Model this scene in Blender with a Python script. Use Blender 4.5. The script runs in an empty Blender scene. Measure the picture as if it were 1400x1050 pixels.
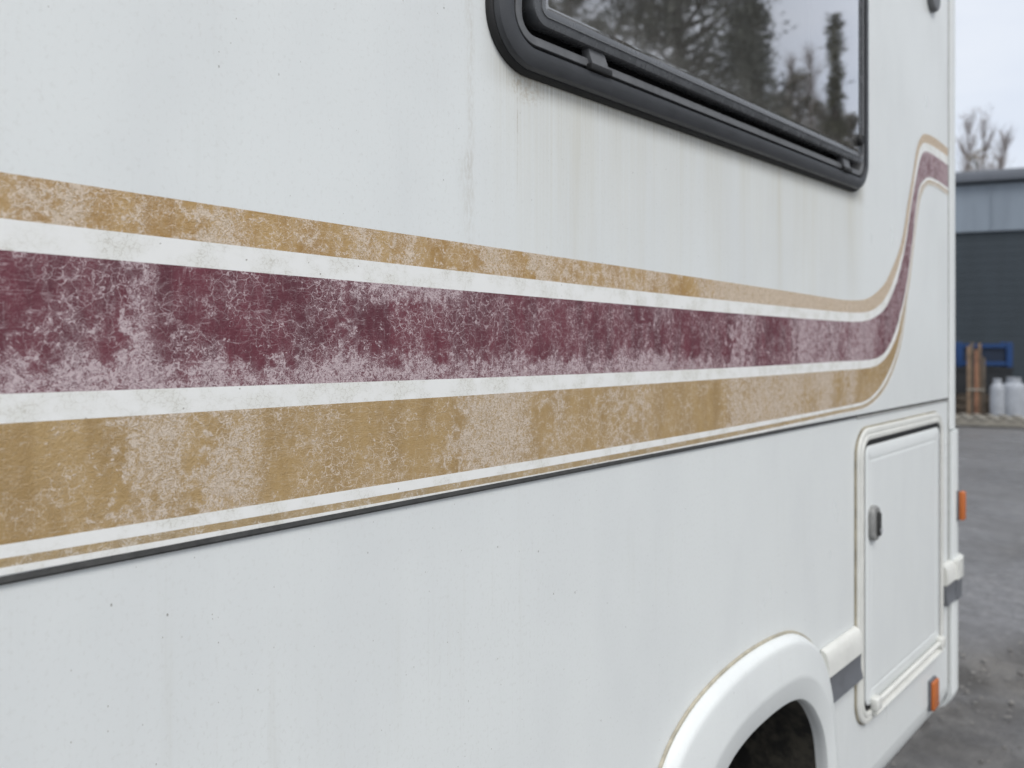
import bpy, bmesh, math, random
import numpy as np
from mathutils import Vector, Matrix, noise as mnoise

random.seed(7)
sc = bpy.context.scene
COL = sc.collection
R = math.radians

# ------------------------------------------------------------------ camera
# the motorhome's side wall is the plane Y = 0 (outside is -Y), X runs along it
FPX = 1050.0                      # focal length in pixels of a 1400 px wide picture
TH = math.atan(1027 / FPX)        # angle between the view axis and the wall
CS, SN = math.cos(TH), math.sin(TH)
CAM_D, CAM_H = 0.65, 1.5
cam = bpy.data.cameras.new('camera')
camo = bpy.data.objects.new('camera', cam)
COL.objects.link(camo)
camo.location = (0, -CAM_D, CAM_H)
camo.rotation_euler = (R(90), 0, TH - R(90))
cam.sensor_width = 36
cam.lens = FPX / 1400 * 36
cam.shift_y = (462 - 525) / 1400
cam.clip_start, cam.clip_end = 0.02, 900
cam.dof.use_dof = True
cam.dof.focus_distance = 0.80
cam.dof.aperture_fstop = 4.8
cam.dof.aperture_blades = 0
sc.camera = camo

# ------------------------------------------------------------------ sky, sun, exposure
SUN_EL, SUN_AZ = R(52), R(205)    # azimuth clockwise from +Y: behind the camera, to the left
w = bpy.data.worlds.new('World')
sc.world = w
w.use_nodes = True
nt = w.node_tree
nt.nodes.clear()
wo = nt.nodes.new('ShaderNodeOutputWorld')
bg = nt.nodes.new('ShaderNodeBackground')
sky = nt.nodes.new('ShaderNodeTexSky')
sky.sky_type = 'NISHITA'
sky.sun_disc = False
sky.sun_elevation = SUN_EL
sky.sun_rotation = SUN_AZ
sky.dust_density = 3.0
tc = nt.nodes.new('ShaderNodeTexCoord')
mp = nt.nodes.new('ShaderNodeMapping')
mp.inputs['Scale'].default_value = (1.6, 1.6, 5.0)
nz = nt.nodes.new('ShaderNodeTexNoise')
nz.inputs['Scale'].default_value = 1.7
nz.inputs['Detail'].default_value = 5
cr = nt.nodes.new('ShaderNodeValToRGB')
cr.color_ramp.elements[0].position = 0.32
cr.color_ramp.elements[0].color = (6.2, 6.7, 7.6, 1)
cr.color_ramp.elements[1].position = 0.68
cr.color_ramp.elements[1].color = (7.5, 7.8, 8.3, 1)
mx = nt.nodes.new('ShaderNodeMix')
mx.data_type = 'RGBA'
mx.inputs[0].default_value = 0.88   # a closed, pale cloud layer over the blue
nt.links.new(tc.outputs['Generated'], mp.inputs[0])
nt.links.new(mp.outputs[0], nz.inputs['Vector'])
nt.links.new(nz.outputs[0], cr.inputs[0])
nt.links.new(sky.outputs[0], mx.inputs[6])
nt.links.new(cr.outputs[0], mx.inputs[7])
nt.links.new(mx.outputs[2], bg.inputs[0])
bg.inputs[1].default_value = 0.1
nt.links.new(bg.outputs[0], wo.inputs[0])

sun = bpy.data.lights.new('sun', 'SUN')
sun.energy = 1.4
sun.angle = R(25)
sun.color = (1.0, 0.975, 0.94)
suno = bpy.data.objects.new('sun', sun)
COL.objects.link(suno)
sd = Vector((math.sin(SUN_AZ) * math.cos(SUN_EL), math.cos(SUN_AZ) * math.cos(SUN_EL), math.sin(SUN_EL)))
suno.rotation_euler = sd.to_track_quat('Z', 'Y').to_euler()
suno.location = (0, -6, 9)

vs = sc.view_settings
vs.view_transform = 'Standard'
vs.look = 'None'
vs.exposure = 0.33
vs.gamma = 1.0
vs.use_curve_mapping = False
sc.cycles.use_denoising = True
sc.cycles.max_bounces = 5
sc.cycles.use_adaptive_sampling = True
sc.cycles.adaptive_threshold = 0.02


# ------------------------------------------------------------------ helpers
def wall(px, py, Y=0.0):
    """point of the plane Y seen at a pixel of the photograph"""
    u = (px - 700) / FPX
    v = (462 - py) / FPX
    t = (CAM_D + Y) / (SN - u * CS)
    return t * (CS + u * SN), CAM_H + t * v


def at(px, py, t):
    """point at depth t seen at a pixel of the photograph"""
    u = (px - 700) / FPX
    v = (462 - py) / FPX
    return Vector((t * (CS + u * SN), -CAM_D + t * (SN - u * CS), CAM_H + t * v))


def mirrored(px, t, z=0.0):
    """where a thing stands that the window pane mirrors at column px"""
    p = at(px, 462, t)
    return Vector((p.x, -p.y, z))


def link(name, me, m=None, parent=None, sharp=None):
    o = bpy.data.objects.new(name, me)
    COL.objects.link(o)
    if m is not None:
        me.materials.clear()
        me.materials.append(m)
    if parent is not None:
        o.parent = parent
        o.matrix_parent_inverse = PINV[parent.name]
    if sharp is not None:
        for p in me.polygons:
            p.use_smooth = True
        me.set_sharp_from_angle(angle=R(sharp))
    PINV[o.name] = PINV[parent.name] if parent is not None else o.matrix_world.inverted()
    PINV[o.name] = Matrix.Identity(4) if parent is not None else PINV[o.name]
    return o


PINV = {}


def root(name, loc, label, cat, group=None):
    o = bpy.data.objects.new(name, None)
    COL.objects.link(o)
    o.location = loc
    o.empty_display_size = 0.2
    PINV[o.name] = Matrix.Translation(loc).inverted()
    tag(o, label, cat, group)
    return o


def tag(o, label=None, cat=None, group=None, kind=None):
    if label:
        o['label'] = label
    if cat:
        o['category'] = cat
    if group:
        o['group'] = group
    if kind:
        o['kind'] = kind
    return o


def pymesh(name, vs_, fs):
    me = bpy.data.meshes.new(name)
    me.from_pydata([tuple(v) for v in vs_], [], fs)
    me.update()
    return me


def bmmesh(name, bm, recalc=True):
    if recalc:
        bmesh.ops.recalc_face_normals(bm, faces=bm.faces)
    me = bpy.data.meshes.new(name)
    bm.to_mesh(me)
    bm.free()
    return me


def box_bm(x0, x1, y0, y1, z0, z1, bev=0.0, seg=2, bm=None):
    b = bm or bmesh.new()
    r = bmesh.ops.create_cube(b, size=1)
    bmesh.ops.scale(b, vec=(x1 - x0, y1 - y0, z1 - z0), verts=r['verts'])
    bmesh.ops.translate(b, vec=((x0 + x1) / 2, (y0 + y1) / 2, (z0 + z1) / 2), verts=r['verts'])
    if bev:
        es = list({e for v in r['verts'] for e in v.link_edges})
        bmesh.ops.bevel(b, geom=es, offset=bev, segments=seg, profile=0.5, affect='EDGES')
    return b


def box(name, x0, x1, y0, y1, z0, z1, m, parent, bev=0.0, seg=2):
    return link(name, bmmesh(name, box_bm(x0, x1, y0, y1, z0, z1, bev, seg)), m, parent, 40 if bev else None)


def rrect(x0, x1, z0, z1, r, n=7):
    """rounded rectangle, counter-clockwise seen from -Y"""
    pts = []
    for cx, cz, a0 in ((x1 - r, z1 - r, 0), (x0 + r, z1 - r, 90), (x0 + r, z0 + r, 180), (x1 - r, z0 + r, 270)):
        for k in range(n + 1):
            a = R(a0 + 90 * k / n)
            pts.append((cx + r * math.cos(a), cz + r * math.sin(a)))
    return pts


def ring(name, rect, r, prof, m, parent, cap=False, sharp=35, n=7, k=1.0):
    """sweep a profile [(inset, height above the wall)] round a rounded rectangle"""
    x0, x1, z0, z1 = rect
    V, F = [], []
    rows = []
    kk = k
    for ins, p in prof:
        ins *= kk
        rr = max(r - ins, 0.003)
        pts = rrect(x0 + ins, x1 - ins, z0 + ins, z1 - ins, rr, n)
        rows.append(len(V))
        V += [(x, -p, z) for x, z in pts]
        k = len(pts)
    for a, b in zip(rows, rows[1:]):
        for i in range(k):
            j = (i + 1) % k
            F.append((a + i, a + j, b + j, b + i))
    if cap:
        F.append(tuple(range(rows[-1], rows[-1] + k)))
    me = pymesh(name, V, F)
    return link(name, me, m, parent, sharp)


def plate(name, outer, holes, y, m, parent):
    """flat sheet in the plane Y=y from outlines in (x, z)"""
    bm = bmesh.new()
    for loop in [outer] + holes:
        vv = [bm.verts.new((x, y, z)) for x, z in loop]
        for i in range(len(vv)):
            bm.edges.new((vv[i], vv[(i + 1) % len(vv)]))
    bmesh.ops.triangle_fill(bm, use_beauty=True, use_dissolve=False, edges=bm.edges[:], normal=(0, -1, 0))
    for f in bm.faces:
        if f.normal.y > 0:
            f.normal_flip()
    return link(name, bmmesh(name, bm, recalc=False), m, parent)


def extrude_profile(name, prof, axis, a0, a1, m, parent, cap=True, sharp=35):
    """closed or open profile of 2-D points, swept along 'x' (points are y,z) or 'z' (points are x,y)"""
    V = []
    for a in (a0, a1):
        for p, q in prof:
            V.append((a, p, q) if axis == 'x' else (p, q, a))
    n = len(prof)
    F = [(i, i + 1, n + i + 1, n + i) for i in range(n - 1)]
    if cap:
        F.append((n - 1, 0, n, 2 * n - 1))
        F.append(tuple(range(n)))
        F.append(tuple(range(n, 2 * n)))
    bm = bmesh.new()
    vv = [bm.verts.new(v) for v in V]
    for f in F:
        bm.faces.new([vv[i] for i in f])
    return link(name, bmmesh(name, bm), m, parent, sharp)


def tube_into(V, F, pts, rads, sides=5):
    """append a tapered tube along pts to the vertex and face lists"""
    base = len(V)
    n = len(pts)
    for i, p in enumerate(pts):
        d = (pts[min(i + 1, n - 1)] - pts[max(i - 1, 0)])
        d = d.normalized() if d.length > 1e-9 else Vector((0, 0, 1))
        a = d.cross(Vector((0.31, 0.87, 0.17)))
        a.normalize()
        b = d.cross(a)
        for k in range(sides):
            t = 2 * math.pi * k / sides
            V.append(p + (a * math.cos(t) + b * math.sin(t)) * rads[i])
    for i in range(n - 1):
        for k in range(sides):
            k2 = (k + 1) % sides
            F.append((base + i * sides + k, base + i * sides + k2, base + (i + 1) * sides + k2, base + (i + 1) * sides + k))
    F.append(tuple(base + k for k in range(sides))[::-1])
    F.append(tuple(base + (n - 1) * sides + k for k in range(sides)))


def tube(name, pts, rad, m, parent, sides=8):
    V, F = [], []
    tube_into(V, F, [Vector(p) for p in pts], [rad] * len(pts) if not isinstance(rad, list) else rad, sides)
    return link(name, pymesh(name, V, F), m, parent, 60)


def lathe(name, prof, centre, axis, m, parent, n=28, sharp=35):
    """prof = [(radius, height along axis)]; axis 'y' or 'z'"""
    V, F = [], []
    for r, hgt in prof:
        for k in range(n):
            a = 2 * math.pi * k / n
            if axis == 'z':
                V.append((centre[0] + r * math.cos(a), centre[1] + r * math.sin(a), centre[2] + hgt))
            else:
                V.append((centre[0] + r * math.cos(a), centre[1] + hgt, centre[2] + r * math.sin(a)))
    for i in range(len(prof) - 1):
        for k in range(n):
            k2 = (k + 1) % n
            F.append((i * n + k, i * n + k2, (i + 1) * n + k2, (i + 1) * n + k))
    bm = bmesh.new()
    vv = [bm.verts.new(v) for v in V]
    for f in F:
        bm.faces.new([vv[i] for i in f])
    for i in (0, len(prof) - 1):
        if prof[i][0] > 1e-4:
            bm.faces.new(vv[i * n:(i + 1) * n])
    bmesh.ops.remove_doubles(bm, verts=bm.verts, dist=1e-5)
    return link(name, bmmesh(name, bm), m, parent, sharp)


# ------------------------------------------------------------------ material helpers
def srgb(r, g, b):
    def f(c):
        c /= 255
        return c / 12.92 if c <= 0.04045 else ((c + 0.055) / 1.055) ** 2.4
    return (f(r), f(g), f(b), 1)


class Mat:
    def __init__(s, name, base=(0.5, 0.5, 0.5, 1), rough=0.5, **kw):
        s.m = bpy.data.materials.new(name)
        s.m.use_nodes = True
        s.t = s.m.node_tree
        s.b = s.t.nodes['Principled BSDF']
        s.b.inputs['Base Color'].default_value = base if len(base) == 4 else (*base, 1)
        s.b.inputs['Roughness'].default_value = rough
        for k, v in kw.items():
            s.b.inputs[k.replace('_', ' ')].default_value = v
        s._obj = None

    def n(s, t, **kw):
        nd = s.t.nodes.new(t)
        for k, v in kw.items():
            setattr(nd, k, v)
        return nd

    def put(s, sock, v):
        if isinstance(v, bpy.types.NodeSocket):
            s.t.links.new(v, sock)
        elif v is not None:
            sock.default_value = v

    def obj(s):
        if s._obj is None:
            s._obj = s.n('ShaderNodeTexCoord').outputs['Object']
        return s._obj

    def uv(s):
        return s.n('ShaderNodeTexCoord').outputs['UV']

    def map(s, vec, scale=(1, 1, 1), loc=(0, 0, 0)):
        nd = s.n('ShaderNodeMapping')
        s.put(nd.inputs[0], vec)
        nd.inputs['Scale'].default_value = scale
        nd.inputs['Location'].default_value = loc
        return nd.outputs[0]

    def turn(s, vec, scale, rot):
        nd = s.n('ShaderNodeMapping')
        s.put(nd.inputs[0], vec)
        nd.inputs['Scale'].default_value = scale
        nd.inputs['Rotation'].default_value = (0, 0, rot)
        return nd.outputs[0]

    def sep(s, vec):
        nd = s.n('ShaderNodeSeparateXYZ')
        s.put(nd.inputs[0], vec)
        return nd.outputs

    def math(s, op, a, b=None, c=None, clamp=False):
        nd = s.n('ShaderNodeMath', operation=op, use_clamp=clamp)
        s.put(nd.inputs[0], a)
        if b is not None:
            s.put(nd.inputs[1], b)
        if c is not None:
            s.put(nd.inputs[2], c)
        return nd.outputs[0]

    def noise(s, vec, scale, detail=2, rough=0.5, dist=0.0):
        nd = s.n('ShaderNodeTexNoise')
        s.put(nd.inputs['Vector'], vec)
        nd.inputs['Scale'].default_value = scale
        nd.inputs['Detail'].default_value = detail
        nd.inputs['Roughness'].default_value = rough
        nd.inputs['Distortion'].default_value = dist
        return nd.outputs[0]

    def noisecol(s, vec, scale, detail=2):
        nd = s.n('ShaderNodeTexNoise')
        s.put(nd.inputs['Vector'], vec)
        nd.inputs['Scale'].default_value = scale
        nd.inputs['Detail'].default_value = detail
        return nd.outputs[1]

    def vor(s, vec, scale, feature='F1', rand=1.0):
        nd = s.n('ShaderNodeTexVoronoi', feature=feature)
        s.put(nd.inputs['Vector'], vec)
        nd.inputs['Scale'].default_value = scale
        nd.inputs['Randomness'].default_value = rand
        return nd

    def step(s, x, a, b):
        nd = s.n('ShaderNodeMapRange', interpolation_type='SMOOTHSTEP')
        s.put(nd.inputs[0], x)
        nd.inputs[1].default_value = a
        nd.inputs[2].default_value = b
        nd.inputs[3].default_value = 0
        nd.inputs[4].default_value = 1
        return nd.outputs[0]

    def lin(s, x, a, b, c=0.0, d=1.0):
        nd = s.n('ShaderNodeMapRange')
        s.put(nd.inputs[0], x)
        for i, v in enumerate((a, b, c, d)):
            nd.inputs[i + 1].default_value = v
        return nd.outputs[0]

    def ramp(s, x, stops):
        nd = s.n('ShaderNodeValToRGB')
        s.put(nd.inputs[0], x)
        e = nd.color_ramp.elements
        for i, (p, col) in enumerate(stops):
            el = e[i] if i < 2 else e.new(p)
            el.position = p
            el.color = col if isinstance(col, tuple) else (col, col, col, 1)
        return nd.outputs[0]

    def mix(s, f, a, b, blend='MIX'):
        nd = s.n('ShaderNodeMix', data_type='RGBA', blend_type=blend)
        s.put(nd.inputs[0], f)
        s.put(nd.inputs[6], a)
        s.put(nd.inputs[7], b)
        return nd.outputs[2]

    def vadd(s, a, b, scale):
        m1 = s.n('ShaderNodeVectorMath', operation='MULTIPLY_ADD')
        s.put(m1.inputs[0], b)
        m1.inputs[1].default_value = (scale, scale, scale)
        s.put(m1.inputs[2], a)
        return m1.outputs[0]

    def bump(s, hgt, strength, dist):
        nd = s.n('ShaderNodeBump')
        nd.inputs['Strength'].default_value = strength
        nd.inputs['Distance'].default_value = dist
        s.put(nd.inputs['Height'], hgt)
        s.put(s.b.inputs['Normal'], nd.outputs[0])

    def color(s, v):
        s.put(s.b.inputs['Base Color'], v)

    def rough(s, v):
        s.put(s.b.inputs['Roughness'], v)


def simple(name, col, rough=0.5, var=0.15, scale=20, bump=0.0, bscale=200, **kw):
    m = Mat(name, col, rough, **kw)
    o = m.obj()
    nn = m.noise(o, scale, 5, 0.6)
    k = m.lin(nn, 0.3, 0.7, 1 - var, 1 + var)
    vm = m.n('ShaderNodeVectorMath', operation='SCALE')
    vm.inputs[0].default_value = col[:3]
    m.put(vm.inputs[3], k)
    m.color(vm.outputs[0])
    m.rough(m.lin(nn, 0.3, 0.7, max(rough - 0.08, 0.02), min(rough + 0.08, 1)))
    if bump:
        m.bump(m.noise(o, bscale, 3), bump, 0.002)
    return m.m


# ------------------------------------------------------------------ materials
def body_paint(name, window_runs=False, tint=(0.766, 0.790, 0.774, 1)):
    """weathered white gel coat: rain runs, specks, faint stains"""
    m = Mat(name, tint, 0.38)
    o = m.obj()
    X, Y, Z = m.sep(o)
    col = tint
    # broad blotches and vertical runs
    blot = m.noise(m.map(o, (3.0, 3.0, 1.3)), 1.6, 4, 0.55)
    col = m.mix(m.step(blot, 0.38, 0.75), tint, (0.716, 0.738, 0.728, 1))
    runs = m.noise(m.map(o, (55, 1, 2.0)), 1.0, 5, 0.6)
    runs2 = m.noise(m.map(o, (160, 1, 5.0), (3, 0, 1)), 1.0, 3, 0.6)
    amt = m.noise(m.map(o, (4, 1, 3), (7, 0, 2)), 1.0, 3, 0.5)
    rr = m.math('MULTIPLY', m.step(runs, 0.52, 0.74), m.step(amt, 0.42, 0.7))
    col = m.mix(m.math('MULTIPLY', rr, 0.26), col, (0.60, 0.60, 0.55, 1))
    col = m.mix(m.math('MULTIPLY', m.math('MULTIPLY', m.step(runs2, 0.58, 0.75), m.step(amt, 0.35, 0.7)), 0.13), col, (0.52, 0.52, 0.47, 1))
    if window_runs:
        # streaks washed down from the window frame (X .62-1.8, below Z 1.826)
        inx = m.math('MULTIPLY', m.step(X, 0.60, 0.69), m.math('SUBTRACT', 1.0, m.step(X, 1.78, 1.83)))
        reach = m.noise(m.map(o, (14, 1, 0.2), (2, 0, 9)), 1.0, 3, 0.6)
        low = m.math('SUBTRACT', 1.83, m.math('MULTIPLY', reach, 0.62))
        fall = m.math('DIVIDE', m.math('SUBTRACT', Z, low), 0.3, clamp=True)
        under = m.math('SUBTRACT', 1.0, m.step(Z, 1.83, 1.85))
        fall = m.math('MULTIPLY', m.math('MULTIPLY', fall, under), inx)
        fine = m.noise(m.map(o, (260, 1, 1.6), (5, 0, 3)), 1.0, 4, 0.7)
        lanes = m.step(m.noise(m.map(o, (19, 1, 0.9), (1, 0, 4)), 1.0, 5, 0.7), 0.44, 0.72)
        dirt = m.math('MULTIPLY_ADD', lanes, 0.50, m.lin(fine, 0.35, 0.72, 0.10, 0.55))
        k = m.math('MULTIPLY', m.math('MULTIPLY', fall, dirt), 0.68, clamp=True)
        col = m.mix(k, col, (0.60, 0.575, 0.475, 1))
        # dirt held against the rubber, thickest at the lower corner
        edge = m.math('MULTIPLY', m.step(Z, 1.790, 1.822), inx)
        edge = m.math('MULTIPLY', edge, m.math('SUBTRACT', 1.0, m.step(Z, 1.86, 1.89)))
        col = m.mix(m.math('MULTIPLY', edge, m.lin(fine, 0.3, 0.7, 0.15, 0.75)), col, (0.33, 0.30, 0.225, 1))
        cdx = m.math('DIVIDE', m.math('SUBTRACT', X, 0.690), 0.040)
        cdz = m.math('DIVIDE', m.math('SUBTRACT', Z, 1.812), 0.030)
        cd = m.math('ADD', m.math('MULTIPLY', cdx, cdx), m.math('MULTIPLY', cdz, cdz))
        blotch = m.math('MULTIPLY', m.math('SUBTRACT', 1.0, m.step(cd, 0.0, 1.0)), m.step(m.noise(o, 150, 4, 0.7), 0.42, 0.66))
        col = m.mix(m.math('MULTIPLY', blotch, 0.6), col, (0.40, 0.33, 0.23, 1))
        # two separate brown runs beside the lower window corner
        spot = m.lin(m.noise(m.map(o, (260, 1, 70)), 1.0, 3, 0.7), 0.38, 0.62, 0.0, 1.0)
        wob = m.math('SUBTRACT', m.noise(m.map(o, (0.01, 1, 14)), 1.0, 2), 0.5)
        for x0, wd, zt, zb, s_ in ((0.598, 0.0026, 2.3, 1.84, 0.62), (0.596, 0.010, 2.3, 1.55, 0.22),
                                   (0.674, 0.0020, 1.84, 1.64, 0.55), (0.592, 0.018, 1.72, 1.56, 0.22)):
            dx = m.math('ABSOLUTE', m.math('SUBTRACT', m.math('MULTIPLY_ADD', wob, wd * 1.4, X), x0))
            lane = m.math('SUBTRACT', 1.0, m.step(dx, 0.0, wd))
            vert = m.math('MULTIPLY', m.step(Z, zb, zb + 0.16), m.math('SUBTRACT', 1.0, m.step(Z, zt - 0.02, zt)))
            kk = m.math('MULTIPLY', m.math('MULTIPLY', lane, vert), m.math('MULTIPLY', spot, s_))
            col = m.mix(kk, col, (0.38, 0.32, 0.22, 1))
    # lichen specks and chips
    for sc_, th, rad, c_ in ((70, 0.885, 0.075, (0.26, 0.25, 0.22, 1)), (190, 0.93, 0.12, (0.36, 0.35, 0.31, 1)), (24, 0.9, 0.028, (0.17, 0.16, 0.14, 1))):
        v = m.vor(m.map(o, (1, 0.001, 0.62)), sc_)
        r_ = m.sep(v.outputs['Color'])[0]
        near = m.math('SUBTRACT', 1.0, m.step(v.outputs['Distance'], rad * 0.5, rad))
        clus = m.step(amt, 0.36, 0.6)
        col = m.mix(m.math('MULTIPLY', m.math('MULTIPLY', near, m.math('GREATER_THAN', r_, th)), m.math('MULTIPLY_ADD', clus, 0.6, 0.3)), col, c_)
    b1 = m.noise(m.map(o, (1, 0.001, 0.7)), 260, 3, 0.6)
    col = m.mix(m.math('MULTIPLY', m.step(b1, 0.52, 0.72), m.math('MULTIPLY_ADD', amt, 0.5, 0.02)), col, (0.60, 0.605, 0.575, 1))
    m.color(col)
    m.rough(m.lin(blot, 0.3, 0.7, 0.26, 0.42))
    b2 = m.noise(m.map(o, (1, 0.001, 1)), 7, 2, 0.5)
    m.bump(m.math('ADD', m.math('MULTIPLY', b1, 0.10), m.math('MULTIPLY', b2, 2.0)), 0.35, 0.0012)
    return m.m


def vinyl(name, base, faded, pale, fade, bottom=0.0, crack=1.0, seed=0.0, deep=None):
    """sun-crazed vinyl tape; fade = [(pixel column, how far the colour is gone)]"""
    m = Mat(name, base, 0.5)
    o = m.map(m.obj(), (1, 0.001, 1), (seed, 0, seed * 0.7))
    X = m.sep(m.obj())[0]
    across = m.sep(m.uv())[1]
    mid = m.noise(o, 24, 6, 0.62)
    blob = m.noise(o, 95, 4, 0.6, 0.4)
    # columns of bleaching with ragged sides
    Xw = m.math('ADD', X, m.math('MULTIPLY', m.math('ADD', m.math('SUBTRACT', mid, 0.5), m.math('MULTIPLY', m.math('SUBTRACT', blob, 0.5), 0.6)), 0.075))
    fr = m.ramp(m.lin(Xw, 0.0, 2.5), [(max(0.0, min(1.0, wall(p, 462)[0] / 2.5)), f) for p, f in fade])
    colm = m.noise(m.map(o, (38, 1, 5)), 1.0, 4, 0.6)
    F = m.math('ADD', fr, m.math('MULTIPLY', m.math('SUBTRACT', mid, 0.5), 1.0))
    F = m.math('ADD', F, m.math('MULTIPLY', m.math('SUBTRACT', colm, 0.5), 0.5))
    F = m.math('ADD', F, m.math('MULTIPLY', m.math('SUBTRACT', blob, 0.5), 0.8))
    if bottom:
        peaks = m.noise(m.map(o, (26, 1, 0.5), (1.7, 0, 0)), 1.0, 4, 0.65)
        ac = m.math('SUBTRACT', across, m.math('MULTIPLY', m.math('SUBTRACT', peaks, 0.5), 0.75))
        nearb = m.math('SUBTRACT', 1.0, m.step(ac, 0.02, 0.46))
        farx = m.math('SUBTRACT', 1.0, m.step(X, 1.05, 1.3))
        F = m.math('ADD', F, m.math('MULTIPLY', m.math('MULTIPLY', nearb, farx), bottom))
        topx = m.math('MULTIPLY', m.step(X, 0.42, 0.47), m.math('SUBTRACT', 1.0, m.step(X, 0.56, 0.62)))
        F = m.math('ADD', F, m.math('MULTIPLY', m.math('MULTIPLY', m.step(ac, 0.62, 0.97), topx), 0.55))
    F = m.math('MINIMUM', m.math('MAXIMUM', F, 0.0), 1.0)
    half = m.step(F, 0.15, 0.75)
    # how brittle the tape is here: smooth in places, shattered in others
    brit = m.math('MAXIMUM', m.step(m.noise(o, 15, 3, 0.6), 0.43, 0.58), m.step(F, 0.28, 0.6))
    # curled flakes let go one by one, the sooner the more the tape is bleached
    fine = m.noise(o, 215, 2.6, 0.55, 2.2)
    mix_ = m.math('ADD', m.math('MULTIPLY', fine, 0.60), m.math('MULTIPLY', blob, 0.40))
    thr = m.lin(F, 0.0, 1.0, 0.70, 0.415)
    gone = m.math('SUBTRACT', mix_, thr)
    pk = m.step(gone, -0.004, 0.008)
    # crazing: thin warped borders of large and small cells, curled hairlines
    wv = m.vadd(o, m.noisecol(o, 110, 4), 0.020)
    e1 = m.vor(wv, 88, 'DISTANCE_TO_EDGE').outputs['Distance']
    e2 = m.vor(wv, 235, 'DISTANCE_TO_EDGE').outputs['Distance']
    l1 = m.math('MULTIPLY', m.math('SUBTRACT', 1.0, m.step(e1, 0.005, 0.036)), m.math('MULTIPLY_ADD', brit, 0.85, 0.13))
    l2 = m.math('MULTIPLY', m.math('SUBTRACT', 1.0, m.step(e2, 0.010, 0.070)), m.math('MULTIPLY', brit, m.math('MULTIPLY_ADD', half, 0.70, 0.25)))
    wn = m.noise(o, 225, 1, 0.5, 2.6)
    wg = m.math('MULTIPLY', brit, m.math('MULTIPLY_ADD', half, 0.65, 0.32))
    worm = m.math('MULTIPLY', m.math('SUBTRACT', 1.0, m.step(m.math('ABSOLUTE', m.math('SUBTRACT', wn, 0.5)), 0.008, 0.024)), wg)
    # shadow painted into the colour along one side of each curled flake
    wshadow = m.math('MULTIPLY', m.math('SUBTRACT', 1.0, m.step(m.math('ABSOLUTE', m.math('SUBTRACT', wn, 0.545)), 0.008, 0.024)), wg)
    # drawn-out hairlines along and across the tape in its sound areas
    hx = m.math('SUBTRACT', 1.0, m.step(m.math('ABSOLUTE', m.math('SUBTRACT', m.noise(m.map(o, (22, 1, 170)), 1.0, 2, 0.5, 0.6), 0.5)), 0.004, 0.020))
    hz_ = m.math('SUBTRACT', 1.0, m.step(m.math('ABSOLUTE', m.math('SUBTRACT', m.noise(m.map(o, (150, 1, 14), (2, 0, 2)), 1.0, 2, 0.5, 0.4), 0.5)), 0.004, 0.020))
    hair = m.math('MULTIPLY', m.math('MAXIMUM', hx, m.math('MULTIPLY', hz_, 0.6)), m.math('MULTIPLY', m.step(blob, 0.40, 0.62), 0.42))
    lines = m.math('MULTIPLY', m.math('MAXIMUM', m.math('MAXIMUM', m.math('MAXIMUM', l1, l2), worm), hair), crack, clamp=True)
    tone = m.noise(m.map(o, (30, 1, 9)), 1.0, 3, 0.65)
    col = m.mix(m.step(tone, 0.35, 0.68), base, deep or tuple(c * 0.8 for c in base[:3]) + (1,))
    col = m.mix(m.math('MULTIPLY', half, 0.24), col, faded)
    col = m.mix(m.math('MULTIPLY', pk, 0.88), col, m.mix(m.step(fine, 0.42, 0.62), faded, pale))
    col = m.mix(m.math('MULTIPLY', lines, 0.92), col, tuple(min(1, c * 1.12) for c in pale[:3]) + (1,))
    col = m.mix(m.math('MULTIPLY', wshadow, 0.62), col, tuple(c * 0.40 for c in base[:3]) + (1,))
    # dirt caught in the open cracks of the bleached columns
    dk = m.math('SUBTRACT', 1.0, m.step(m.math('ABSOLUTE', m.math('SUBTRACT', fine, 0.46)), 0.004, 0.020))
    col = m.mix(m.math('MULTIPLY', m.math('MULTIPLY', dk, m.step(F, 0.40, 0.85)), 0.6), col, tuple(c * 0.42 for c in base[:3]) + (1,))
    m.color(col)
    m.rough(m.lin(pk, 0, 1, 0.42, 0.66))
    m.bump(m.noise(o, 215, 2, 0.55, 2.2), 0.8, 0.0010)
    return m.m


def old_white_tape():
    m = Mat('white vinyl', (0.80, 0.80, 0.765, 1), 0.45)
    o = m.map(m.obj(), (1, 0.001, 1))
    b = m.noise(o, 30, 5, 0.6)
    col = m.mix(m.step(b, 0.4, 0.7), (0.84, 0.842, 0.815, 1), (0.76, 0.76, 0.71, 1))
    wv = m.vadd(o, m.noisecol(o, 200, 2), 0.008)
    e = m.vor(wv, 185, 'DISTANCE_TO_EDGE').outputs['Distance']
    g = m.step(m.noise(o, 30, 4, 0.6), 0.42, 0.64)
    col = m.mix(m.math('MULTIPLY', m.math('SUBTRACT', 1.0, m.step(e, 0.01, 0.06)), m.math('MULTIPLY', g, 0.5)), col, (0.46, 0.43, 0.36, 1))
    v = m.vor(o, 160)
    col = m.mix(m.math('MULTIPLY', m.math('LESS_THAN', v.outputs['Distance'], 0.13), m.math('GREATER_THAN', m.sep(v.outputs['Color'])[0], 0.93)), col, (0.35, 0.33, 0.29, 1))
    m.color(col)
    m.bump(m.noise(o, 240, 3), 0.25, 0.0004)
    return m.m


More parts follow.
